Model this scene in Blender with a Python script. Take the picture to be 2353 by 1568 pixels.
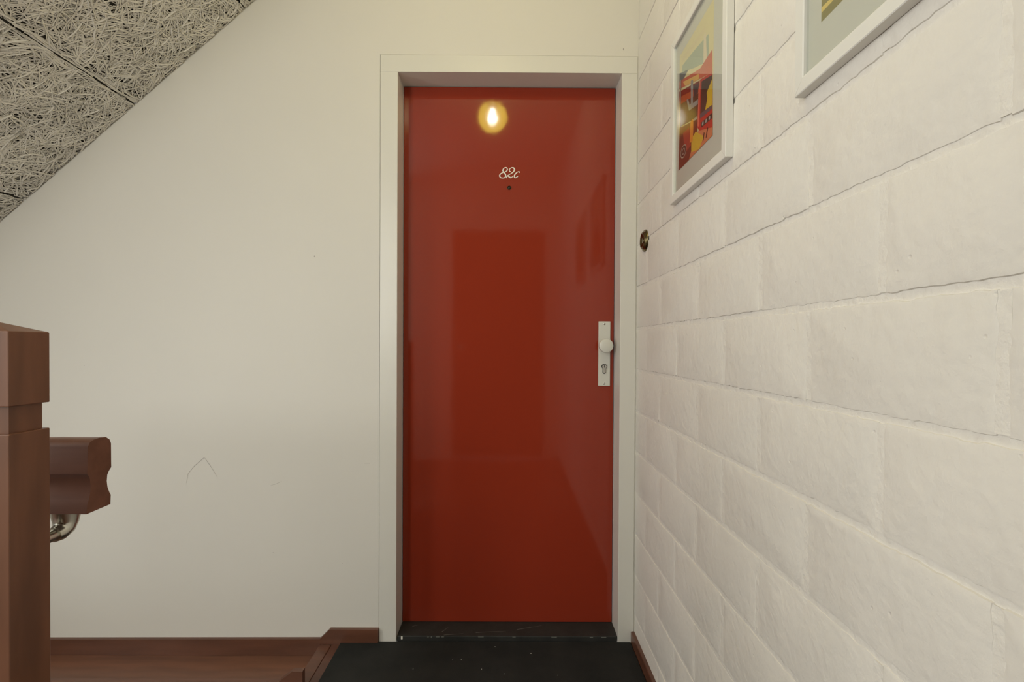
import bpy, bmesh, math, random
from mathutils import Vector, Matrix, noise

scene = bpy.context.scene
for o in list(bpy.data.objects):
    bpy.data.objects.remove(o, do_unlink=True)
C = scene.collection

# ------------------------------------------------------------------ camera
EYE = 1.0757
PITCH, ROLL, YAW = 0.0098, 0.0052, 0.004
cd = bpy.data.cameras.new('camera')
cam = bpy.data.objects.new('camera', cd)
C.objects.link(cam)
cd.sensor_fit = 'HORIZONTAL'
cd.sensor_width = 36.0
cd.lens = 1153.13 / 2353 * 36.0
cd.shift_y = 20.75 / 2353
cd.clip_start = 0.02
fwd = Vector((math.sin(YAW) * math.cos(PITCH), math.cos(YAW) * math.cos(PITCH), -math.sin(PITCH)))
q = fwd.to_track_quat('-Z', 'Y').to_matrix().to_4x4()
cam.matrix_world = Matrix.Translation((0, 0, EYE)) @ q @ Matrix.Rotation(ROLL, 4, 'Z')
scene.camera = cam

# ------------------------------------------------------------------ world, added fill light, exposure
world = bpy.data.worlds.new('world')
scene.world = world
world.use_nodes = True
world.node_tree.nodes['Background'].inputs[0].default_value = (0.80, 0.88, 1.0, 1)
world.node_tree.nodes['Background'].inputs[1].default_value = 1.0

def area_light(name, loc, rot, sx, sy, power, col):
    l = bpy.data.lights.new(name, 'AREA')
    l.shape = 'RECTANGLE'; l.size = sx; l.size_y = sy; l.energy = power; l.color = col
    o = bpy.data.objects.new(name, l)
    C.objects.link(o); o.location = loc; o.rotation_euler = rot
    return o

# added fill light just outside two made-up hall windows (left wall, and the wall behind the camera)
area_light('added_fill_light', (-2.62, 0.10, 1.45), (0, -math.pi / 2, 0), 1.6, 1.0, 32, (1.0, 0.985, 0.965))
area_light('added_fill_light', (-1.30, -1.06, 1.66), (math.pi / 2, 0, 0), 0.42, 1.25, 25, (1.0, 0.985, 0.965))

vs = scene.view_settings
vs.view_transform = 'Standard'
vs.look = 'None'
vs.exposure = 0.08
vs.gamma = 1.0
vs.use_curve_mapping = False

# ------------------------------------------------------------------ dimensions
YW, YD = 1.802, 1.899            # door wall, door leaf
CL, CR, CT = -0.4683, 0.451, 2.1105
OL, OR, OT = -0.405, 0.3946, 2.0487
WX = 0.453                       # face of the block wall
CEIL = 2.62
YB = -0.90                       # wall behind the camera
XL = -2.45                       # hall's far left wall
LOW = -1.75

# ------------------------------------------------------------------ materials
def mat(name, col, rough=0.5, metal=0.0, var=0.0, vscale=3.0, bump=0.0, bscale=60.0, bdist=0.002,
        spec=0.5, coat=0.0, coat_rough=0.05, stretch=(1, 1, 1), detail=4.0, col2=None):
    m = bpy.data.materials.new(name)
    m.use_nodes = True
    nt = m.node_tree
    b = nt.nodes['Principled BSDF']
    b.inputs['Base Color'].default_value = (*col, 1)
    b.inputs['Roughness'].default_value = rough
    b.inputs['Metallic'].default_value = metal
    b.inputs['Specular IOR Level'].default_value = spec
    b.inputs['Coat Weight'].default_value = coat
    b.inputs['Coat Roughness'].default_value = coat_rough
    if var or bump:
        g = nt.nodes.new('ShaderNodeNewGeometry')
        mp = nt.nodes.new('ShaderNodeMapping')
        mp.inputs['Scale'].default_value = stretch
        nt.links.new(g.outputs['Position'], mp.inputs['Vector'])
    if var:
        n = nt.nodes.new('ShaderNodeTexNoise')
        n.inputs['Scale'].default_value = vscale
        n.inputs['Detail'].default_value = detail
        nt.links.new(mp.outputs[0], n.inputs['Vector'])
        r = nt.nodes.new('ShaderNodeValToRGB')
        c2 = col2 or tuple(c * (1 - var) for c in col)
        r.color_ramp.elements[0].position = 0.32
        r.color_ramp.elements[1].position = 0.68
        r.color_ramp.elements[0].color = (*c2, 1)
        r.color_ramp.elements[1].color = (*col, 1)
        nt.links.new(n.outputs['Fac'], r.inputs['Fac'])
        nt.links.new(r.outputs['Color'], b.inputs['Base Color'])
    if bump:
        n2 = nt.nodes.new('ShaderNodeTexNoise')
        n2.inputs['Scale'].default_value = bscale
        n2.inputs['Detail'].default_value = 5.0
        nt.links.new(g.outputs['Position'], n2.inputs['Vector'])
        bp = nt.nodes.new('ShaderNodeBump')
        bp.inputs['Strength'].default_value = bump
        bp.inputs['Distance'].default_value = bdist
        nt.links.new(n2.outputs['Fac'], bp.inputs['Height'])
        nt.links.new(bp.outputs['Normal'], b.inputs['Normal'])
    return m

def block_paint():
    """thick white masonry paint: soft lumps, fine grain and a few pits"""
    m = mat('painted_block', (0.80, 0.765, 0.70), rough=0.55, var=0.035, vscale=5, spec=0.35)
    nt = m.node_tree
    b = nt.nodes['Principled BSDF']
    g = nt.nodes.new('ShaderNodeNewGeometry')
    n1 = nt.nodes.new('ShaderNodeTexNoise'); n1.inputs['Scale'].default_value = 55; n1.inputs['Detail'].default_value = 6
    n2 = nt.nodes.new('ShaderNodeTexNoise'); n2.inputs['Scale'].default_value = 9; n2.inputs['Detail'].default_value = 3
    v = nt.nodes.new('ShaderNodeTexVoronoi'); v.inputs['Scale'].default_value = 26
    pr = nt.nodes.new('ShaderNodeMapRange')
    pr.inputs['From Min'].default_value = 0.02; pr.inputs['From Max'].default_value = 0.07
    for n in (n1, n2, v):
        nt.links.new(g.outputs['Position'], n.inputs['Vector'])
    nt.links.new(v.outputs['Distance'], pr.inputs['Value'])
    a1 = nt.nodes.new('ShaderNodeMath'); a1.operation = 'MULTIPLY_ADD'; a1.inputs[1].default_value = 2.2
    nt.links.new(n2.outputs['Fac'], a1.inputs[0]); nt.links.new(n1.outputs['Fac'], a1.inputs[2])
    a2 = nt.nodes.new('ShaderNodeMath'); a2.operation = 'MULTIPLY_ADD'; a2.inputs[1].default_value = 0.35
    nt.links.new(pr.outputs[0], a2.inputs[0]); nt.links.new(a1.outputs[0], a2.inputs[2])
    bp = nt.nodes.new('ShaderNodeBump'); bp.inputs['Strength'].default_value = 0.7; bp.inputs['Distance'].default_value = 0.003
    nt.links.new(a2.outputs[0], bp.inputs['Height'])
    nt.links.new(bp.outputs['Normal'], b.inputs['Normal'])
    return m

M = {}
M['wall'] = mat('wall_paint', (0.745, 0.718, 0.655), rough=0.55, var=0.02, vscale=2.2, bump=0.10, bscale=120, bdist=0.001, spec=0.3)
M['block'] = block_paint()
M['mortar'] = mat('painted_mortar', (0.80, 0.765, 0.70), rough=0.6, bump=0.8, bscale=70, bdist=0.004, spec=0.3)
M['casing'] = mat('casing_paint', (0.74, 0.72, 0.655), rough=0.32, var=0.015, vscale=4, spec=0.45, bump=0.05, bscale=40, bdist=0.001)
M['red'] = mat('red_gloss', (0.29, 0.034, 0.014), rough=0.065, spec=0.42, bump=0.08, bscale=26, bdist=0.0012)
M['sill'] = mat('black_sill', (0.024, 0.024, 0.022), rough=0.55, spec=0.3, var=0.4, vscale=14, col2=(0.035, 0.035, 0.032), bump=0.15, bscale=90)
M['mat'] = mat('black_mat', (0.016, 0.017, 0.016), rough=0.85, var=0.3, vscale=9, col2=(0.024, 0.024, 0.022), bump=0.4, bscale=420, bdist=0.002, spec=0.25)
M['wood'] = mat('brown_paint_wood', (0.15, 0.060, 0.034), rough=0.34, var=0.3, vscale=9, stretch=(0.5, 4, 4), bump=0.06, bscale=50, bdist=0.001)
M['newel'] = mat('newel_wood', (0.20, 0.085, 0.046), rough=0.34, var=0.35, vscale=10, stretch=(3, 3, 0.5), bump=0.08, bscale=60, bdist=0.001)
M['rail'] = mat('handrail_wood', (0.185, 0.082, 0.054), rough=0.34, spec=0.25, var=0.25, vscale=12, stretch=(0.5, 4, 4))
M['steel'] = mat('satin_steel', (0.62, 0.60, 0.52), rough=0.28, metal=1.0)
M['alu'] = mat('white_aluminium', (0.70, 0.69, 0.62), rough=0.33, spec=0.5)
M['chrome'] = mat('chrome', (0.55, 0.55, 0.52), rough=0.18, metal=1.0)
M['dark'] = mat('dark_slot', (0.02, 0.02, 0.018), rough=0.6)
M['brass'] = mat('aged_brass', (0.22, 0.175, 0.085), rough=0.26, metal=1.0, var=0.5, vscale=60)
M['white_letter'] = mat('white_enamel', (0.86, 0.83, 0.74), rough=0.3)
M['frame'] = mat('white_frame', (0.78, 0.765, 0.71), rough=0.35)
M['mount'] = mat('grey_mount_card', (0.62, 0.60, 0.54), rough=0.9)
M['board'] = mat('bare_shaded_wood_wool', (0.075, 0.068, 0.052), rough=0.95, var=0.4, vscale=60)  # unpainted board, darkened further to put the pits' shade into its colour
M['strand'] = mat('painted_wood_wool', (0.82, 0.785, 0.70), rough=0.85, var=0.12, vscale=7)
M['scratch'] = mat('scratch', (0.20, 0.20, 0.175), 0.7)
M['floor'] = mat('floor_brown', (0.12, 0.045, 0.026), rough=0.35, var=0.3, vscale=7, stretch=(0.6, 3, 3))
M['pencil'] = mat('pencil_mark', (0.36, 0.335, 0.30), rough=0.8)
M['ceiling'] = mat('ceiling_paint', (0.76, 0.73, 0.66), rough=0.8)
M['rear_door'] = mat('dark_rear_door', (0.055, 0.035, 0.028), rough=0.35)

def emission(name, col, strength, transp=None):
    m = bpy.data.materials.new(name); m.use_nodes = True
    nt = m.node_tree
    nt.nodes.remove(nt.nodes['Principled BSDF'])
    out = nt.nodes['Material Output']
    e = nt.nodes.new('ShaderNodeEmission')
    e.inputs[0].default_value = (*col, 1); e.inputs[1].default_value = strength
    if transp:
        t = nt.nodes.new('ShaderNodeBsdfTransparent'); t.inputs[0].default_value = (*transp, 1)
        a = nt.nodes.new('ShaderNodeAddShader')
        nt.links.new(e.outputs[0], a.inputs[0]); nt.links.new(t.outputs[0], a.inputs[1])
        nt.links.new(a.outputs[0], out.inputs[0])
    else:
        nt.links.new(e.outputs[0], out.inputs[0])
    return m

def glass_pane_mat():
    m = bpy.data.materials.new('picture_glass'); m.use_nodes = True
    nt = m.node_tree
    nt.nodes.remove(nt.nodes['Principled BSDF'])
    out = nt.nodes['Material Output']
    t = nt.nodes.new('ShaderNodeBsdfTransparent'); t.inputs[0].default_value = (0.97, 0.98, 0.97, 1)
    gl = nt.nodes.new('ShaderNodeBsdfGlossy'); gl.inputs['Roughness'].default_value = 0.015
    lw = nt.nodes.new('ShaderNodeLayerWeight'); lw.inputs[0].default_value = 0.5
    pw = nt.nodes.new('ShaderNodeMath'); pw.operation = 'POWER'; pw.inputs[1].default_value = 5.0
    fr = nt.nodes.new('ShaderNodeMath'); fr.operation = 'MULTIPLY_ADD'; fr.inputs[1].default_value = 0.96; fr.inputs[2].default_value = 0.04
    nt.links.new(lw.outputs['Facing'], pw.inputs[0]); nt.links.new(pw.outputs[0], fr.inputs[0])
    mx = nt.nodes.new('ShaderNodeMixShader')
    nt.links.new(fr.outputs[0], mx.inputs[0]); nt.links.new(t.outputs[0], mx.inputs[1]); nt.links.new(gl.outputs[0], mx.inputs[2])
    nt.links.new(mx.outputs[0], out.inputs[0])
    return m
M['pane'] = glass_pane_mat()

# ------------------------------------------------------------------ helpers
def add_box(bm, x0, x1, y0, y1, z0, z1, bev=0.0, seg=1):
    mtx = Matrix.Translation(((x0 + x1) / 2, (y0 + y1) / 2, (z0 + z1) / 2)) @ Matrix.Diagonal((x1 - x0, y1 - y0, z1 - z0, 1))
    r = bmesh.ops.create_cube(bm, size=1.0, matrix=mtx)
    if bev:
        es = list({e for v in r['verts'] for e in v.link_edges})
        bmesh.ops.bevel(bm, geom=es, offset=bev, segments=seg, affect='EDGES', profile=0.5)

def box(*a, **k):
    bm = bmesh.new(); add_box(bm, *a, **k); return bm

def prism(pts, axis, lo, hi):
    """extrude a 2-D outline; axis 'x': pts are (y,z); 'y': (x,z); 'z': (x,y)"""
    bm = bmesh.new()
    def P(p, t):
        return {'x': (t, p[0], p[1]), 'y': (p[0], t, p[1]), 'z': (p[0], p[1], t)}[axis]
    a = [bm.verts.new(P(p, lo)) for p in pts]
    b = [bm.verts.new(P(p, hi)) for p in pts]
    n = len(pts)
    bm.faces.new(a); bm.faces.new(list(reversed(b)))
    for i in range(n):
        bm.faces.new((a[i], b[i], b[(i + 1) % n], a[(i + 1) % n]))
    bmesh.ops.recalc_face_normals(bm, faces=bm.faces)
    return bm

def lathe(profile, center, axis, seg=40):
    """profile of (radius, height along axis) swept round the axis through center"""
    bm = bmesh.new()
    ax = Vector(axis).normalized()
    ref = Vector((0, 0, 1)) if abs(ax.z) < 0.9 else Vector((1, 0, 0))
    u = ax.cross(ref).normalized(); v = ax.cross(u)
    c = Vector(center); rings = []
    for r, h in profile:
        if r < 1e-6:
            rings.append([bm.verts.new(c + ax * h)])
        else:
            rings.append([bm.verts.new(c + ax * h + (u * math.cos(2 * math.pi * i / seg) + v * math.sin(2 * math.pi * i / seg)) * r) for i in range(seg)])
    for a, b in zip(rings, rings[1:]):
        for i in range(seg):
            j = (i + 1) % seg
            if len(a) == 1 and len(b) == 1: continue
            if len(a) == 1: bm.faces.new((a[0], b[i], b[j]))
            elif len(b) == 1: bm.faces.new((a[i], a[j], b[0]))
            else: bm.faces.new((a[i], a[j], b[j], b[i]))
    bmesh.ops.recalc_face_normals(bm, faces=bm.faces)
    return bm

def tube(pts, rad, seg=16):
    bm = bmesh.new(); rings = []
    pts = [Vector(p) for p in pts]
    for i, p in enumerate(pts):
        d = (pts[min(i + 1, len(pts) - 1)] - pts[max(i - 1, 0)]).normalized()
        ref = Vector((1, 0, 0)) if abs(d.x) < 0.9 else Vector((0, 0, 1))
        u = d.cross(ref).normalized(); v = d.cross(u)
        r = rad[i] if isinstance(rad, (list, tuple)) else rad
        rings.append([bm.verts.new(p + (u * math.cos(2 * math.pi * k / seg) + v * math.sin(2 * math.pi * k / seg)) * r) for k in range(seg)])
    for a, b in zip(rings, rings[1:]):
        for k in range(seg):
            bm.faces.new((a[k], a[(k + 1) % seg], b[(k + 1) % seg], b[k]))
    bm.faces.new(rings[0]); bm.faces.new(rings[-1])
    bmesh.ops.recalc_face_normals(bm, faces=bm.faces)
    return bm

def world_loc(o):
    l = Vector((0, 0, 0))
    while o: l = l + o.location; o = o.parent
    return l

def obj(name, bm, m, parent=None, smooth=False):
    """link a bmesh in world coordinates as one object whose origin lies at its base"""
    co = [v.co for v in bm.verts]
    lo = Vector([min(c[i] for c in co) for i in range(3)]); hi = Vector([max(c[i] for c in co) for i in range(3)])
    org = Vector(((lo.x + hi.x) / 2, (lo.y + hi.y) / 2, lo.z))
    for v in bm.verts: v.co -= org
    me = bpy.data.meshes.new(name)
    if smooth:
        for f in bm.faces: f.smooth = True
    bm.to_mesh(me); bm.free()
    if smooth: me.set_sharp_from_angle(angle=math.radians(38))
    for mm in (m if isinstance(m, (list, tuple)) else [m]): me.materials.append(mm)
    o = bpy.data.objects.new(name, me); C.objects.link(o)
    o.location = org - (world_loc(parent) if parent else Vector((0, 0, 0)))
    if parent: o.parent = parent
    return o

def tag(o, label, cat, group=None, kind=None):
    o['label'] = label; o['category'] = cat
    if group: o['group'] = group
    if kind: o['kind'] = kind
    return o

def thing(name, loc, label, cat, group=None, kind=None):
    o = bpy.data.objects.new(name, None); C.objects.link(o)
    o.location = loc; o.empty_display_size = 0.05
    return tag(o, label, cat, group, kind)

# ------------------------------------------------------------------ room shell
bm = bmesh.new()
add_box(bm, XL - 0.2, CL, YW, YW + 0.20, LOW, CEIL + 0.2)
add_box(bm, CL, WX + 0.2, YW, YW + 0.20, CT, CEIL + 0.2)
add_box(bm, CL, WX + 0.2, YW, YW + 0.20, LOW, -0.05)
add_box(bm, CR, WX + 0.2, YW, YW + 0.20, -0.05, CT)
wall_front = tag(obj('wall_front', bm, M['wall']), 'smooth off-white painted wall around the red door', 'wall', kind='structure')

def stroke(name, pts, w, mt, parent, y):
    """a thin pencil scuff on the door wall, given as (x,z) points"""
    b = bmesh.new(); prev = None
    for i, p in enumerate(pts):
        a = Vector(pts[max(i - 1, 0)]); c = Vector(pts[min(i + 1, len(pts) - 1)])
        d = (c - a).normalized(); n = Vector((-d.y, d.x)) * w * (0.35 if i in (0, len(pts) - 1) else 1)
        v1 = b.verts.new((p[0] + n.x, y, p[1] + n.y)); v2 = b.verts.new((p[0] - n.x, y, p[1] - n.y))
        if prev: b.faces.new((prev[0], v1, v2, prev[1]))
        prev = (v1, v2)
    return obj(name, b, mt, parent)
KX = YW / 1153.13
def wp(px, py): return ((px - 1181) * KX, EYE - (py - 791) * KX)
for pts in ([(439, 1112), (443, 1090), (458, 1072), (480, 1053), (484, 1058), (496, 1075), (510, 1098)],
            [(632, 1117), (645, 1113), (658, 1107)], [(848, 1066), (861, 1065)]):
    stroke('scuff_mark', [wp(*p) for p in pts], 0.0005, M['pencil'], wall_front, YW - 0.0006)
for (px, py, r) in ((732, 590, 0.0032), (206, 843, 0.0016), (797, 1296, 0.0014), (638, 1272, 0.0016), (1437, 113, 0.004)):
    x, z = wp(px, py)
    b = bmesh.new()
    bmesh.ops.create_circle(b, cap_ends=True, segments=9, radius=1, matrix=Matrix.Translation((x, YW - 0.0006, z)) @ Matrix.Rotation(math.pi / 2, 4, 'X') @ Matrix.Diagonal((r * 0.5, r, 1, 1)))
    obj('chip_mark', b, M['pencil'], wall_front)

# block wall: mortar bed with every block its own piece
J0, DZ, V0, BL = 1.1355, 0.1468, 1.66, 0.30
bm = bmesh.new()
add_box(bm, WX + 0.0025, WX + 0.2, YB - 0.2, YW, -0.3, CEIL + 0.2)
for k in range(-8, 12):                       # upright joints are filled almost flush
    z0 = J0 + k * DZ
    y = V0 - (0.0 if k % 2 else 0.15) + BL * 3
    while y > YB:
        if y < YW - 0.02 and z0 > -0.2 and z0 + DZ < CEIL + 0.2:
            add_box(bm, WX + 0.0007, WX + 0.004, y - 0.008, y + 0.008, z0 + 0.0065, z0 + DZ - 0.0065)
        y -= BL
wall_right = tag(obj('wall_right', bm, M['mortar']), 'white painted block wall with shallow mortar joints', 'wall', kind='structure')
random.seed(5)
def block_mesh(y0, y1, z0, z1):
    b = bmesh.new()
    # outline with a chipped, uneven edge
    pts = []
    ny, nz = max(2, int((y1 - y0) / 0.008)), max(2, int((z1 - z0) / 0.008))
    for i in range(ny): pts.append((y0 + (y1 - y0) * i / ny, z0, 0, 1))
    for i in range(nz): pts.append((y1, z0 + (z1 - z0) * i / nz, -1, 0))
    for i in range(ny): pts.append((y1 - (y1 - y0) * i / ny, z1, 0, -1))
    for i in range(nz): pts.append((y0, z1 - (z1 - z0) * i / nz, 1, 0))
    base, edge, face = [], [], []
    off = random.uniform(-0.0005, 0.0005)
    tilt = random.uniform(-0.0007, 0.0009)
    cy, cz = (y0 + y1) / 2, (z0 + z1) / 2
    for (y, z, ny_, nz_) in pts:
        j = noise.noise(Vector((y * 40, z * 40, 3.1))) * 0.0018 + noise.noise(Vector((y * 150, z * 150, 9.1))) * 0.0024
        j2 = noise.noise(Vector((y * 30, z * 30, 7.7))) * 0.002
        sy = (cy - y) / (y1 - y0) * 2; sz = (cz - z) / (z1 - z0) * 2
        yy = min(max(y + ny_ * j, y0 - 0.004), y1 + 0.004); zz = z + nz_ * j
        t = tilt * (z - cz) / 0.07
        base.append(b.verts.new((WX + 0.006, yy - ny_ * 0.0015, zz - nz_ * 0.0015)))
        edge.append(b.verts.new((WX + 0.0009 + off + t + j2 * 0.3, yy + sy * 0.0008, zz + sz * 0.0008)))
        k = 0.0050 + j2
        face.append(b.verts.new((WX + off + t, yy + sy * k, zz + sz * k)))
    n = len(pts)
    for a, c in ((base, edge), (edge, face)):
        for i in range(n):
            b.faces.new((a[i], a[(i + 1) % n], c[(i + 1) % n], c[i]))
    b.faces.new(face)
    bmesh.ops.recalc_face_normals(b, faces=b.faces)
    # recalc may point an open shell either way: the face looks into the room (-X)
    big = max(b.faces, key=lambda f: f.calc_area())
    if big.normal.x > 0:
        bmesh.ops.reverse_faces(b, faces=b.faces)
    return b
g = 0.0048
kk = -int(J0 / DZ) - 1
z = J0 + kk * DZ
while z < CEIL:
    z0, z1 = max(z, 0.0), min(z + DZ, CEIL)
    row = round((z - J0) / DZ)
    shift = 0.0 if row % 2 else 0.15       # course right below J0 has row -1
    y = V0 - shift + BL * 3
    while y > YB - BL:
        ya, yb = max(y - BL, YB), min(y, YW)
        if yb - ya > 0.03 and z1 - z0 > 0.03:
            jit = random.uniform(-0.003, 0.003)
            obj('block', block_mesh(ya + g, yb - (g if yb < YW else 0.001), z0 + g + random.uniform(-0.001, 0.001), z1 - g), M['block'], wall_right, smooth=True)
        y -= BL
    z += DZ

# floor: landing round the stairwell
bm = bmesh.new()
add_box(bm, -0.632, WX, YB, YW, -0.20, 0.0)
add_box(bm, XL, -0.632, YB, 0.69, -0.20, 0.0)
floor = tag(obj('floor', bm, M['floor']), 'dark brown landing floor beside the stairwell', 'floor', kind='structure')
obj('nosing', box(-0.676, -0.6335, 0.69, YW - 0.014, -0.20, 0.001, bev=0.003, seg=2), M['wood'], floor)

bm = box(XL - 0.2, WX + 0.2, YB - 0.2, YW + 0.2, CEIL, CEIL + 0.15)
tag(obj('ceiling', bm, M['ceiling']), 'plain white ceiling above the landing', 'ceiling', kind='structure')

# wall behind the camera with a second, dark door (seen in the gloss of the red one)
RX0, RX1, RZ = -0.545, 0.333, 2.15
bm = bmesh.new()
WX0, WX1, WZ0, WZ1 = -1.54, -1.06, 0.98, 2.34
add_box(bm, XL - 0.2, WX0, YB - 0.2, YB, LOW, CEIL)
add_box(bm, WX1, RX0, YB - 0.2, YB, LOW, CEIL)
add_box(bm, WX0, WX1, YB - 0.2, YB, LOW, WZ0)
add_box(bm, WX0, WX1, YB - 0.2, YB, WZ1, CEIL)
add_box(bm, RX1, WX + 0.2, YB - 0.2, YB, LOW, CEIL)
add_box(bm, RX0, RX1, YB - 0.2, YB, RZ, CEIL)
add_box(bm, RX0, RX1, YB - 0.2, YB, LOW, -0.01)
tag(obj('wall_back', bm, M['wall']), 'smooth off-white wall facing the red door', 'wall', kind='structure')
d2 = thing('door_2', ((RX0 + RX1) / 2, YB - 0.06, 0), 'dark brown flush door facing the red door', 'door', kind='structure')
obj('leaf', box(RX0 + 0.004, RX1 - 0.004, YB - 0.10, YB - 0.06, 0.004, RZ - 0.004, bev=0.002), M['rear_door'], d2)
obj('knob', lathe([(0, 0.05), (0.024, 0.05), (0.026, 0.046), (0.026, 0.03), (0.01, 0.026), (0.01, 0)], (RX0 + 0.08, YB - 0.06, 1.05), (0, 1, 0), 24), M['alu'], d2, True)

win = thing('fill_window_1', ((WX0 + WX1) / 2, YB - 0.1, WZ0), 'made-up white framed fill-light window beside the dark door', 'window', kind='structure')  # unseen window, added to let fill light onto the door wall
for a in ((WX0, WX0 + 0.05, WZ0, WZ1), (WX1 - 0.05, WX1, WZ0, WZ1), (WX0 + 0.05, WX1 - 0.05, WZ0, WZ0 + 0.05), (WX0 + 0.05, WX1 - 0.05, WZ1 - 0.05, WZ1)):
    obj('frame_bar', box(a[0], a[1], YB - 0.12, YB - 0.06, a[2], a[3], bev=0.003), M['casing'], win)
obj('pane', box(WX0 + 0.05, WX1 - 0.05, YB - 0.095, YB - 0.089, WZ0 + 0.05, WZ1 - 0.05), M['pane'], win)
LY0, LY1, LZ0, LZ1 = -0.45, 0.65, 0.60, 2.30
bm = bmesh.new()
add_box(bm, XL - 0.2, XL, YB, LY0, LOW, CEIL)
add_box(bm, XL - 0.2, XL, LY1, YW, LOW, CEIL)
add_box(bm, XL - 0.2, XL, LY0, LY1, LOW, LZ0)
add_box(bm, XL - 0.2, XL, LY0, LY1, LZ1, CEIL)
win2 = thing('fill_window_2', (XL - 0.1, (LY0 + LY1) / 2, LZ0), 'made-up white framed fill-light window in the wall beyond the stairwell', 'window', kind='structure')  # unseen window, added as a fill source facing the block wall
for a in ((LY0, LY0 + 0.05, LZ0, LZ1), (LY1 - 0.05, LY1, LZ0, LZ1), (LY0 + 0.05, LY1 - 0.05, LZ0, LZ0 + 0.05), (LY0 + 0.05, LY1 - 0.05, LZ1 - 0.05, LZ1)):
    obj('frame_bar', box(XL - 0.12, XL - 0.06, *a, bev=0.003), M['casing'], win2)
obj('pane', box(XL - 0.095, XL - 0.089, LY0 + 0.05, LY1 - 0.05, LZ0 + 0.05, LZ1 - 0.05), M['pane'], win2)
tag(obj('wall_left', bm, M['wall']), 'off-white hall wall beyond the stairwell', 'wall', kind='structure')

# ------------------------------------------------------------------ sloping wood-wool soffit
SX0, SZ0, SLOPE = -1.822, 1.503, 0.8720          # a point on the line where it meets the door wall
ang = math.atan(SLOPE)
U = Vector((math.cos(ang), 0, math.sin(ang)))    # up the slope
N = Vector((math.sin(ang), 0, -math.cos(ang)))   # out of the soffit, into the room
P0 = Vector((SX0, 0, SZ0))
def sp(u, y, h): return P0 + U * u + N * h + Vector((0, y, 0))
def ux(x): return (x - SX0) / math.cos(ang)
SY0, SY1 = 0.70, YW - 0.001
soffit = tag(obj('ceiling_soffit', (lambda b: b)(prism([(sp(u, 0, h).x, sp(u, 0, h).z) for u, h in ((ux(-2.44), -0.034), (ux(-0.53), -0.034), (ux(-0.53), -0.12), (ux(-2.44), -0.12))], 'y', SY0, SY1)), M['ceiling']),
             'sloping soffit of wood-wool boards under the upper stair flight', 'ceiling', kind='structure')
u_j1, u_j2 = ux(-1.338), ux(-1.729)
PW = u_j1 - u_j2
edges = [ux(-2.44), u_j2 - 0.0, u_j1, u_j1 + PW, ux(-0.545)]
random.seed(11)
def strands(u0, u1, n):
    b = bmesh.new()
    for s in range(n):
        u = random.uniform(u0 - 0.01, u1 + 0.01); y = random.uniform(SY0, SY1)
        # strands run mostly across the slope, loosely tangled
        near = min(u - u0, u1 - u)
        if near < 0.02 and random.random() < 0.75: a = math.pi / 2 + random.gauss(0, 0.12)
        else: a = random.gauss(0.5, 0.8) if random.random() < 0.7 else random.uniform(0, math.pi)
        L = random.uniform(0.04, 0.14); seg = 7
        k_ = 0.15 if near < 0.02 else 1.0
        cur = random.gauss(0, 9.0) * k_; cur2 = random.gauss(0, 90) * k_
        w = random.uniform(0.0011, 0.0022)
        h0 = -0.0070 * random.random() ** 2.0; hs = random.gauss(0, 0.02); roll = random.gauss(0, 0.35)
        pu, py = u, y; prev = None; ds = L / seg
        for i in range(seg + 1):
            t = i * ds
            h = min(0.0005, h0 + hs * (t - L / 2) - 0.9 * (t - L / 2) ** 2)
            nx, ny = -math.sin(a), math.cos(a)
            ok = u0 + 0.0022 < pu < u1 - 0.0022 and SY0 < py < SY1 - 0.001
            if ok:
                ww = w * (0.5 if i in (0, seg) else 1)
                v1 = b.verts.new(sp(pu + nx * ww, py + ny * ww, h + math.sin(roll) * ww))
                v2 = b.verts.new(sp(pu - nx * ww, py - ny * ww, h - math.sin(roll) * ww))
                if prev: b.faces.new((prev[0], v1, v2, prev[1]))
                prev = (v1, v2)
            else:
                prev = None
            a += (cur + cur2 * (t - L / 2)) * ds
            pu += math.cos(a) * ds; py += math.sin(a) * ds
    loose = [v for v in b.verts if not v.link_faces]
    for v in loose: b.verts.remove(v)
    return b
for u0, u1 in zip(edges, edges[1:]):
    pb = bmesh.new()
    a = u0 + 0.0008; c = u1 - 0.0008
    pts = [(a, -0.034), (a, -0.012), (a + 0.003, -0.009), (c - 0.003, -0.009), (c, -0.012), (c, -0.034)]
    pb = prism([(sp(u, 0, h).x, sp(u, 0, h).z) for u, h in pts], 'y', SY0, SY1)
    panel = obj('wood_wool_board', pb, M['board'], soffit)
    st = obj('wood_wool', strands(u0, u1, int(12500 * (u1 - u0))), M['strand'], panel)
    st['kind'] = 'stuff'

# ------------------------------------------------------------------ door frame, threshold, door
fr = thing('trim_1', ((OL + OR) / 2, YW, 0), 'off-white flat wooden frame around the red door', 'door frame', kind='structure')
YF, YBK = YW - 0.0025, YD + 0.07
bv = 0.0012
obj('jamb', box(CL + 0.0016, OL, YF, YBK, 0.0, OT, bev=bv, seg=2), M['casing'], fr)
obj('jamb', box(OR, CR - 0.0005, YF, YBK, 0.0, OT, bev=bv, seg=2), M['casing'], fr)
obj('head', box(CL + 0.0016, CR - 0.0005, YF, YBK, OT, CT - 0.0014, bev=bv, seg=2), M['casing'], fr)

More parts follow.
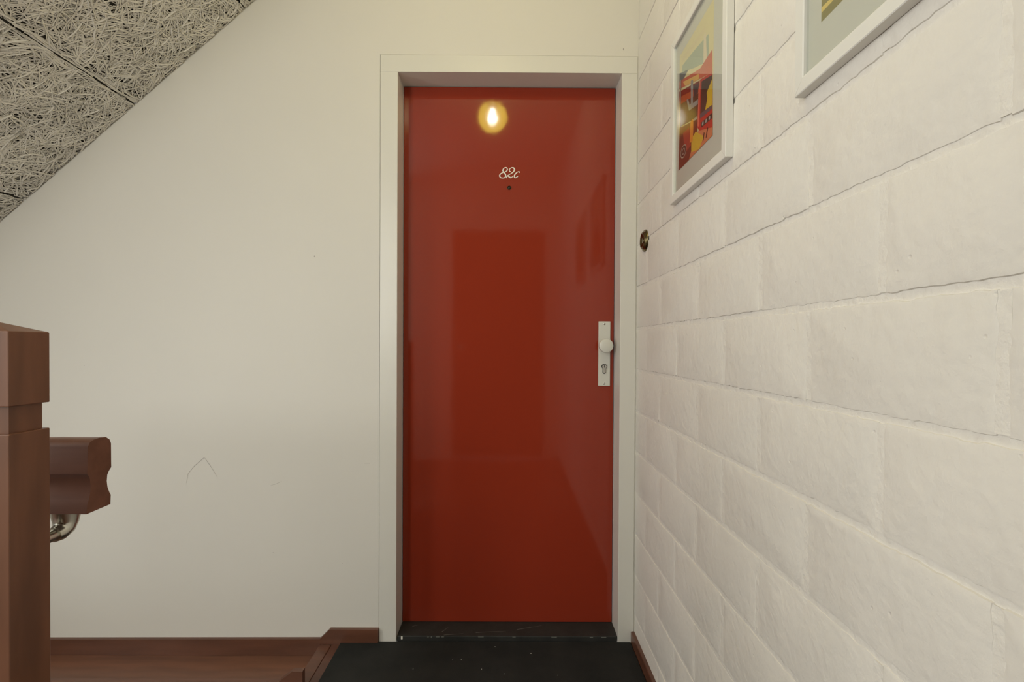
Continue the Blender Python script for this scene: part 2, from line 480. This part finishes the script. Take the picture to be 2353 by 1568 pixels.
bm = box(OL + 0.001, OR - 0.001, YW + 0.004, YBK, 0.0, 0.0215, bev=0.003, seg=2)
sill = tag(obj('threshold', bm, M['sill']), 'worn black threshold under the red door', 'threshold')
random.seed(3)
sb = [((-0.245, 1.832), (-0.225, 1.862)), ((-0.235, 1.812), (-0.165, 1.822)), ((0.03, 1.848), (0.125, 1.876)), ((-0.36, 1.868), (-0.34, 1.876)), ((-0.12, 1.828), (-0.01, 1.838))]
for (p, r) in sb:
    d = (Vector(r) - Vector(p)).normalized(); n = Vector((-d.y, d.x)) * 0.0011
    b = bmesh.new()
    b.faces.new([b.verts.new((x, y, 0.0217)) for x, y in ((p[0] + n.x, p[1] + n.y), (p[0] - n.x, p[1] - n.y), (r[0] - n.x * .3, r[1] - n.y * .3), (r[0] + n.x * .3, r[1] + n.y * .3))])
    obj('scratch', b, M['scratch'], sill)
# chips of paint along the worn front edge
for (x, w, h) in ((-0.386, 0.006, 0.010), (-0.291, 0.004, 0.003), (-0.279, 0.004, 0.003), (-0.256, 0.012, 0.002), (-0.238, 0.009, 0.002), (-0.10, 0.02, 0.0015), (0.02, 0.012, 0.0015), (0.165, 0.02, 0.0015), (0.30, 0.012, 0.002), (0.345, 0.018, 0.002)):
    obj('paint_chip', box(x - w / 2, x + w / 2, YW + 0.0034, YW + 0.0042, 0.0195 - h, 0.0195), M['scratch'] if h < 0.009 else M['white_letter'], sill)

door = thing('door_1', ((OL + OR) / 2, YD + 0.02, 0.0), 'glossy red flush door numbered 82c with white knob plate', 'door', kind='structure')
leaf = obj('leaf', box(OL + 0.0016, OR - 0.0022, YD, YD + 0.04, 0.0225, OT - 0.0028, bev=0.0012, seg=2), M['red'], door)

# lever plate, knob, lock
plate = obj('handle_plate', box(0.3340, 0.3785, YD - 0.0055, YD - 0.0001, 0.923, 1.167, bev=0.0012, seg=2), M['alu'], door)
plate['label'] = 'white rectangular handle plate'
for zz in (1.157, 0.9315):
    s = obj('screw', lathe([(0, 0.0062), (0.003, 0.0060), (0.0042, 0.0054)], (0.3568, YD, zz), (0, -1, 0), 16), M['chrome'], plate, True)
obj('knob', lathe([(0, 0.052), (0.0235, 0.052), (0.0255, 0.0505), (0.0262, 0.048), (0.0262, 0.036), (0.0245, 0.0335), (0.012, 0.030), (0.011, 0.0255), (0.011, 0.0054)],
                  (0.3555, YD, 1.0755), (0, -1, 0), 48), M['alu'], door, True)['label'] = 'round flat white door knob'
# euro cylinder: round head over a narrower foot
cy = []
cxx, czz = 0.3562, 0.996
for i in range(25):
    t = math.radians(-55 + 290 * i / 24)
    cy.append((cxx + 0.0082 * math.cos(t), czz + 0.0082 * math.sin(t)))
for i in range(9):
    t = math.radians(180 + 180 * i / 8)
    cy.append((cxx + 0.0050 * math.cos(t), czz - 0.019 + 0.0050 * math.sin(t)))
lock = obj('lock_cylinder', prism(cy, 'y', YD - 0.0105, YD - 0.005), M['chrome'], door)
obj('keyhole', box(cxx - 0.0012, cxx + 0.0012, YD - 0.0109, YD - 0.0103, czz - 0.0035, czz + 0.0055), M['dark'], lock)
ring = [(cxx + (p[0] - cxx) * 1.28, czz - 0.006 + (p[1] - czz + 0.006) * 1.16) for p in cy]
obj('lock_recess', prism(ring, 'y', YD - 0.0062, YD - 0.0054), M['dark'], door)
# spy hole
obj('peephole', lathe([(0.0075, 0.0), (0.0075, 0.003), (0.0060, 0.0042), (0.0050, 0.0030)], (-0.0060, YD, 1.669), (0, -1, 0), 28), M['brass'], door, True)
obj('lens', lathe([(0, 0.0055), (0.0025, 0.0050), (0.0045, 0.0036), (0.0051, 0.0022)], (-0.0060, YD, 1.669), (0, -1, 0), 24), mat('lens', (0.03, 0.025, 0.02), 0.05), door, True)

# painted-script number 82c: calligraphic ribbons
def spline(pts, n=8):
    out = []
    P = [pts[0]] + list(pts) + [pts[-1]]
    for i in range(1, len(P) - 2):
        p0, p1, p2, p3 = P[i - 1:i + 3]
        for k in range(n):
            t = k / n
            out.append(tuple(0.5 * (2 * p1[c] + (p2[c] - p0[c]) * t + (2 * p0[c] - 5 * p1[c] + 4 * p2[c] - p3[c]) * t * t + (3 * p1[c] - p0[c] - 3 * p2[c] + p3[c]) * t ** 3) for c in range(len(p1))))
    out.append(pts[-1])
    return out
ZU = 0.08499 * YD / 1153.13
def lp(zx, zy): return (-0.0055 + (zx - 1060) * ZU, 1.7255 - (zy - 440) * ZU)
def glyph(name, strokes):
    b = bmesh.new()
    for si, st in enumerate(strokes):
        pts = spline(st)
        rows = []
        for i, (x, y, w) in enumerate(pts):
            a = pts[max(i - 1, 0)]; c = pts[min(i + 1, len(pts) - 1)]
            d = Vector((c[0] - a[0], c[1] - a[1])).normalized(); n = Vector((-d.y, d.x)) * w / 2
            l = lp(x + n.x, y + n.y); r = lp(x - n.x, y - n.y)
            yf = 0.0010 + 0.0009 * i / len(pts) + 0.0003 * si
            rows.append([b.verts.new((p[0], yy, p[1])) for p, yy in ((l, YD - yf), (r, YD - yf), (r, YD + 0.0001), (l, YD + 0.0001))])
        for p, r in zip(rows, rows[1:]):
            for k in range(4):
                b.faces.new((p[k], p[(k + 1) % 4], r[(k + 1) % 4], r[k]))
        b.faces.new(rows[0]); b.faces.new(rows[-1])
    bmesh.ops.recalc_face_normals(b, faces=b.faces)
    o = obj(name, b, M['white_letter'], door)
    return o
glyph('numeral', [[(990, 322, 26), (1003, 345, 30), (990, 385, 24), (930, 420, 20), (860, 445, 24), (810, 480, 28), (795, 525, 30), (818, 566, 28), (870, 580, 24), (925, 572, 26), (957, 535, 32), (955, 492, 36), (920, 440, 34), (888, 400, 28), (885, 360, 26), (915, 318, 24), (962, 302, 24), (1000, 314, 18)]])
glyph('numeral', [[(1100, 402, 22), (1070, 402, 26), (1058, 378, 24), (1070, 335, 20), (1115, 306, 22), (1165, 308, 32), (1195, 345, 40), (1180, 395, 34), (1140, 435, 24), (1080, 475, 18), (1015, 515, 20), (985, 555, 28), (978, 582, 22)],
                  [(990, 548, 12), (1020, 530, 20), (1060, 555, 34), (1100, 570, 30), (1130, 555, 18), (1148, 530, 10)]])
glyph('letter', [[(1322, 435, 26), (1330, 415, 26), (1298, 410, 20), (1248, 440, 24), (1205, 490, 30), (1190, 540, 32), (1212, 570, 26), (1250, 560, 24), (1290, 532, 18)]])

# ------------------------------------------------------------------ skirtings, ledge, mat
YS = YW - 0.014
A = [(XL, 0.012), (-0.676, 0.019), (-0.641, 0.054), (CL + 0.001, 0.054), (CL + 0.001, 0.0), (-0.676, 0.0), (-0.676, -0.04), (XL, -0.04)]
sk = tag(obj('baseboard_front', prism(A, 'y', YS, YW), M['wood']), 'brown skirting board stepping down left of the red door', 'skirting board', kind='structure')
tag(obj('baseboard_right', box(WX - 0.012, WX + 0.003, YB, YF - 0.0005, 0.0, 0.045, bev=0.002), M['wood']), 'low brown skirting board along the block wall', 'skirting board', kind='structure')
B = [(XL, 0.018), (-0.716, 0.022), (-0.673, 0.056), (-0.6405, 0.056), (-0.6405, 0.0012), (-0.677, 0.0012), (-0.677, -0.42), (XL, -0.42)]
tag(obj('stair_string', prism(B, 'y', 1.553, 1.573), M['wood']), 'brown stair string board with a stepped end at the landing', 'stair board')
tag(obj('stair_ledge', box(XL, -0.6775, 1.574, YW, -0.075, -0.0405, bev=0.002), mat('ledge_wood', (0.21, 0.090, 0.050), rough=0.3, var=0.3, vscale=8, stretch=(0.5, 4, 4))), 'flat brown ledge board between wall and stair string', 'ledge')

# stair flight going down behind the newel
stair = thing('staircase', (-1.5, 1.12, LOW), 'brown stair flight descending left from the landing', 'stairs')
n_st, rise, run = 8, 0.185, 0.215
for i in range(n_st):
    xt = -0.676 - run * i; zt = -rise * (i + 1)
    obj('tread', box(xt - run - 0.03, xt - 0.0005, 0.715, 1.551, zt - 0.03, zt, bev=0.004), M['wood'], stair)
    obj('riser', box(xt - run - 0.004, xt - run + 0.012, 0.715, 1.551, max(zt - rise, LOW), zt - 0.0305), M['wood'], stair)
obj('string', prism([(-0.677, -0.20), (XL + 0.01, -1.69), (XL + 0.01, LOW), (-2.2, LOW), (-0.677, -0.46)], 'y', 0.692, 0.7145), M['wood'], stair)

matb = bmesh.new()
add_box(matb, -0.602, WX - 0.0125, 0.55, YF - 0.001, 0.0005, 0.007, bev=0.002)
tag(obj('door_mat', matb, M['mat']), 'plain black floor mat in front of the red door', 'mat')
# tiny white flecks of plaster lying on the black mat and sill
flk = mat('plaster_fleck', (0.75, 0.72, 0.65), 0.9)
for (px, py, r) in ((1150, 1489, .0011), (1052, 1518, .001), (1072, 1518, .0012), (1233, 1504, .0016), (961, 1541, .001), (1119, 1541, .0012), (1172, 1552, .0009), (1295, 1555, .0008)):
    Y = (EYE - 0.007) / ((py - 791) / 1153.13); X = (px - 1181) * Y / 1153.13
    b = bmesh.new()
    bmesh.ops.create_icosphere(b, subdivisions=1, radius=r, matrix=Matrix.Translation((X, Y, 0.0075)) @ Matrix.Diagonal((1.3, 1, 0.8, 1)))
    tag(obj('plaster_fleck', b, flk), 'tiny white fleck of plaster lying on the black mat', 'debris', 'white flecks on the black mat')

# ------------------------------------------------------------------ newel post and handrail
NX1, NY0, NY1 = -0.611, 0.6136, 0.6686
NX0 = NX1 - 0.095
newel = thing('newel_post', ((NX0 + NX1) / 2, (NY0 + NY1) / 2, 0), 'square brown wooden newel post with grooved neck and pyramid cap', 'newel post')
obj('post', box(NX0, NX1, NY0, NY1, 0.001, 0.963, bev=0.0012, seg=2), M['newel'], newel)
r = 0.0055
obj('neck', box(NX0 + r, NX1 - r, NY0 + r, NY1 - r, 0.963, 0.997), M['newel'], newel)
b = bmesh.new()
lo = [b.verts.new(p) for p in ((NX0, NY0, 0.997), (NX1, NY0, 0.997), (NX1, NY1, 0.997), (NX0, NY1, 0.997))]
hi = [b.verts.new((v.co.x, v.co.y, 1.0895)) for v in lo]
ap = b.verts.new(((NX0 + NX1) / 2, (NY0 + NY1) / 2, 1.1035))
b.faces.new(list(reversed(lo)))
for i in range(4):
    b.faces.new((lo[i], lo[(i + 1) % 4], hi[(i + 1) % 4], hi[i])); b.faces.new((hi[i], hi[(i + 1) % 4], ap))
bmesh.ops.recalc_face_normals(b, faces=b.faces)
bmesh.ops.bevel(b, geom=list(b.edges), offset=0.001, segments=2, affect='EDGES', profile=0.5)
obj('cap', b, M['newel'], newel)

XE = -0.6055
hr = thing('handrail', (-0.9, 0.742, 0.829), 'brown moulded wooden handrail bracketed behind the newel post', 'handrail')
sec = [(0.7213, 0.926), (0.7250, 0.9318), (0.7320, 0.9348), (0.7420, 0.9358), (0.7540, 0.9345), (0.7605, 0.9300), (0.7635, 0.9235),
       (0.7638, 0.8870), (0.7595, 0.8825), (0.7562, 0.8770), (0.7553, 0.8680), (0.7565, 0.8590), (0.7600, 0.8500), (0.7628, 0.8450), (0.7620, 0.8310),
       (0.7190, 0.8300), (0.7205, 0.8440), (0.7225, 0.8485), (0.7252, 0.8580), (0.7262, 0.8680), (0.7252, 0.8790), (0.7228, 0.8840), (0.7205, 0.8870)]
b = prism(sec, 'x', -1.35, XE)
obj('rail', b, M['rail'], hr, True)
bx = -0.655
br = obj('bracket', tube([(bx, 0.742, 0.8298), (bx, 0.742, 0.8235), (bx, 0.7415, 0.812), (bx, 0.738, 0.8035), (bx, 0.730, 0.7995), (bx, 0.722, 0.799)],
                   [0.0190, 0.0178, 0.0155, 0.0138, 0.0122, 0.0108], 24), M['steel'], hr, True)
br['label'] = 'satin steel elbow bracket'
obj('bracket_rod', tube([(bx, 0.7225, 0.799), (bx, 0.700, 0.7985), (bx, 0.6690, 0.798)], 0.0085, 20), M['steel'], hr, True)

# ------------------------------------------------------------------ bell push beside the frame
bc = (WX - 0.0008, 1.686, 1.4285)
bell = thing('bell_push', (bc[0], bc[1], bc[2] - 0.037), 'round aged brass bell push on the block wall beside the door', 'bell push')
obj('rose', lathe([(0.0368, -0.001), (0.0368, 0.002), (0.0350, 0.0045), (0.0325, 0.0046), (0.0315, 0.0064), (0.0300, 0.0072), (0.0285, 0.0104), (0.0262, 0.0115), (0.0240, 0.0104), (0.0205, 0.0066), (0.0150, 0.0042), (0, 0.0035)], bc, (-1, 0, 0), 44), M['brass'], bell, True)
obj('button', lathe([(0.0105, 0.0035), (0.0105, 0.0070), (0.0085, 0.0090), (0, 0.0098)], bc, (-1, 0, 0), 28), M['brass'], bell, True)

# ------------------------------------------------------------------ framed pictures
def picture(y0, y1, z0, z1, art, layers, label, base_col):
    xf, xb, w = WX - 0.0165, WX - 0.0012, 0.022
    t = thing('picture_frame', (xb, (y0 + y1) / 2, z0), label, 'picture', 'framed prints on the block wall')
    # four mitred bars with a stepped inner edge
    def bar(pa, pb, ia, ib):
        b = bmesh.new()
        prof = lambda o_, i_: [(xb, *o_), (xf + 0.001, *o_), (xf, *[a + (c - a) * 0.06 for a, c in zip(o_, i_)]), (xf, *[a + (c - a) * 0.9 for a, c in zip(o_, i_)]), (xf + 0.0012, *i_), (xb, *i_)]
        A_ = [b.verts.new(p) for p in prof(pa, ia)]; B_ = [b.verts.new(p) for p in prof(pb, ib)]
        n = len(A_)
        for i in range(n): b.faces.new((A_[i], A_[(i + 1) % n], B_[(i + 1) % n], B_[i]))
        b.faces.new(A_); b.faces.new(B_)
        bmesh.ops.recalc_face_normals(b, faces=b.faces)
        obj('frame_bar', b, M['frame'], t)
    e = 0.00025
    o_ = [(y0, z0), (y1, z0), (y1, z1), (y0, z1)]; i_ = [(y0 + w, z0 + w), (y1 - w, z0 + w), (y1 - w, z1 - w), (y0 + w, z1 - w)]
    for k in range(4):
        pa, pb, ia, ib = o_[k], o_[(k + 1) % 4], i_[k], i_[(k + 1) % 4]
        d = Vector((pb[0] - pa[0], pb[1] - pa[1])).normalized() * e
        sh = lambda p, s: (p[0] + d.x * s, p[1] + d.y * s)
        bar(sh(pa, 1), sh(pb, -1), sh(ia, 1), sh(ib, -1))
    obj('mount', box(WX - 0.008, WX - 0.004, y0 + w, y1 - w, z0 + w, z1 - w), M['mount'], t)
    obj('glass_pane', box(WX - 0.0115, WX - 0.0100, y0 + w + .0002, y1 - w - .0002, z0 + w + .0002, z1 - w - .0002), M['pane'], t)
    ya, yb, za, zb = art                      # u runs from yb (by the door) to ya, v down from zb
    b = bmesh.new(); mats = []
    def lay(pts, col, h):
        f = b.faces.new([b.verts.new((WX - 0.0081 - h, yb + (ya - yb) * min(max(u, 0), 1), zb + (za - zb) * min(max(v, 0), 1))) for u, v in pts])
        f.normal_update()
        if f.normal.x > 0: f.normal_flip()
        mats.append(mat('print_ink', col, 0.6)); f.material_index = len(mats) - 1
    lay([(0, 0), (1, 0), (1, 1), (0, 1)], base_col, 0)
    for i, (pts, col) in enumerate(layers): lay(pts, col, 0.00004 * (i + 1))
    obj('print', b, mats, t)
    return t

def ell(cx, cy, rx, ry, n=16): return [(cx + rx * math.cos(2 * math.pi * i / n), cy + ry * math.sin(2 * math.pi * i / n)) for i in range(n)]
L1 = [
 ([(0.08, 0.17), (0.10, 0.12), (0.45, 0.15), (0.87, 0.20), (0.89, 0.41), (0.46, 0.29)], (0.40, 0.46, 0.34)),
 ([(0.08, 0.05), (0.77, 0.10), (0.79, 0.14), (0.08, 0.09)], (0.74, 0.62, 0.36)),
 ([(0.74, 0.15), (0.80, 0.16), (0.84, 0.42), (0.74, 0.41)], (0.78, 0.66, 0.46)),
 ([(0.0, 0.15), (0.30, 0.235), (0.10, 0.26), (0.0, 0.24)], (0.10, 0.12, 0.13)),
 ([(0.0, 0.22), (0.65, 0.37), (0.97, 0.36), (0.98, 0.53), (0.69, 0.46), (0.09, 0.31), (0.0, 0.29)], (0.62, 0.10, 0.04)),
 ([(0.12, 0.27), (0.62, 0.40), (0.62, 0.44), (0.20, 0.335)], (0.80, 0.46, 0.12)),
 ([(0.0, 0.31), (0.64, 0.46), (0.64, 0.51), (0.0, 0.37)], (0.25, 0.020, 0.012)),
 ([(0.0, 0.36), (0.64, 0.51), (0.60, 0.56), (0.02, 0.45)], (0.52, 0.10, 0.03)),
 ([(0.02, 0.43), (0.62, 0.55), (0.59, 0.73), (0.03, 0.63)], (0.09, 0.045, 0.022)),
 ([(0.46, 0.43), (0.62, 0.47), (0.60, 0.54), (0.47, 0.53)], (0.06, 0.045, 0.05)),
 ([(0.38, 0.36), (0.45, 0.38), (0.45, 0.57), (0.60, 0.59), (0.60, 0.63), (0.33, 0.59), (0.25, 0.47), (0.30, 0.48), (0.35, 0.55), (0.39, 0.55)], (0.30, 0.30, 0.30)),
 ([(0.66, 0.46), (0.98, 0.53), (1.0, 0.96), (0.65, 0.86), (0.59, 0.81)], (0.56, 0.035, 0.022)),
 ([(0.62, 0.52), (0.66, 0.49), (0.64, 0.82), (0.59, 0.80)], (0.80, 0.16, 0.10)),
 ([(0.70, 0.49), (0.98, 0.55), (0.98, 0.77), (0.67, 0.75)], (0.055, 0.03, 0.022)),
 ([(0.98, 0.58), (0.98, 0.77), (0.80, 0.75), (0.86, 0.68), (0.84, 0.63), (0.95, 0.59)], (0.72, 0.46, 0.03)),
 ([(0.66, 0.73), (0.98, 0.77), (0.99, 0.80), (0.67, 0.77)], (0.12, 0.09, 0.11)),
 ([(0.70, 0.81), (0.99, 0.83), (0.99, 0.87), (0.71, 0.85)], (0.03, 0.025, 0.022)),
 (ell(0.745, 0.830, 0.022, 0.015), (0.42, 0.42, 0.40)), (ell(0.835, 0.838, 0.022, 0.015), (0.42, 0.42, 0.40)), (ell(0.92, 0.847, 0.022, 0.015), (0.42, 0.42, 0.40)),
 ([(0.15, 0.67), (0.59, 0.72), (0.59, 0.745), (0.15, 0.70)], (0.45, 0.40, 0.32)),
 ([(0.03, 0.63), (0.15, 0.66), (0.59, 0.745), (0.59, 0.86), (0.35, 1.0), (0.0, 1.0)], (0.16, 0.030, 0.016)),
 ([(0.15, 0.72), (0.35, 0.73), (0.41, 0.90), (0.22, 0.91)], (0.40, 0.05, 0.03)),
 ([(0.63, 0.85), (1.0, 0.94), (1.0, 1.0), (0.35, 1.0), (0.48, 0.90)], (0.66, 0.22, 0.10)),
 ([(0.42, 0.85), (0.55, 0.83), (0.78, 0.94), (0.65, 1.0), (0.42, 0.96)], (0.70, 0.44, 0.04)),
 ([(0.39, 0.70), (0.47, 0.70), (0.48, 0.78), (0.46, 0.88), (0.37, 0.87)], (0.76, 0.26, 0.03)),
 (ell(0.17, 0.88, 0.10, 0.055), (0.40, 0.33, 0.27)), (ell(0.17, 0.88, 0.083, 0.045), (0.06, 0.02, 0.015)), (ell(0.17, 0.88, 0.05, 0.027), (0.38, 0.30, 0.25)), (ell(0.17, 0.88, 0.035, 0.018), (0.08, 0.02, 0.015)),
 ([(0.75, 0.97), (0.775, 0.97), (0.805, 0.92), (0.78, 0.91)], (0.05, 0.02, 0.015)),
 ([(0.83, 0.97), (0.855, 0.97), (0.895, 0.91), (0.87, 0.90)], (0.05, 0.02, 0.015)),
 ([(0.04, 0.22), (0.07, 0.23), (0.07, 0.60), (0.04, 0.60)], (0.36, 0.33, 0.28)),
]
picture(1.024, 1.380, 1.462, 1.900, (1.110, 1.333, 1.541, 1.842), L1, 'white framed print of a red machine with flames, next to the door', (0.76, 0.66, 0.36))
L2 = [([(0.0, 0.86), (0.35, 0.90), (0.35, 0.925), (0.0, 0.89)], (0.72, 0.52, 0.12)), ([(0.0, 0.93), (0.3, 0.94), (0.3, 0.955), (0.0, 0.955)], (0.75, 0.56, 0.16)),
      ([(0.0, 0.5), (1, 0.55), (1, 0.7), (0.0, 0.62)], (0.55, 0.30, 0.08)), ([(0.0, 0.0), (1, 0.0), (1, 0.4), (0.0, 0.5)], (0.60, 0.55, 0.33))]
picture(0.420, 0.776, 1.459, 1.897, (0.500, 0.724, 1.542, 1.842), L2, 'white framed print with an olive and yellow picture, away from the door', (0.26, 0.22, 0.075))

# ------------------------------------------------------------------ ceiling lamp over the landing (mirrored in the door)
LP = Vector((-0.11, 0.835, 2.415))
lamp = thing('ceiling_lamp', (LP.x, LP.y, CEIL), 'yellow glass globe ceiling lamp above the landing', 'lamp')
obj('canopy', lathe([(0, 0.0), (0.05, 0.0), (0.05, -0.012), (0.03, -0.028), (0.012, -0.034), (0.012, -0.11), (0.034, -0.115), (0.034, -0.135), (0, -0.135)], (LP.x, LP.y, CEIL - 0.0005), (0, 0, 1), 28), M['brass'], lamp, True)
prof = [(0.085 * math.sin(math.radians(a)), -0.085 * math.cos(math.radians(a))) for a in range(0, 157, 6)]
prof[0] = (0, -0.085)
sh = obj('shade', lathe(prof, LP, (0, 0, 1), 36), emission('yellow_glass', (1.0, 0.84, 0.10), 6.2, (0.94, 0.90, 0.80)), lamp, True)
bulb = obj('bulb', lathe([(0, -0.042), (0.014, -0.038), (0.024, -0.026), (0.028, -0.010), (0.025, 0.008), (0.016, 0.026), (0.013, 0.05), (0, 0.05)], LP, (0, 0, 1), 24), emission('bulb_glow', (1.0, 0.99, 0.98), 60.0), lamp, True)
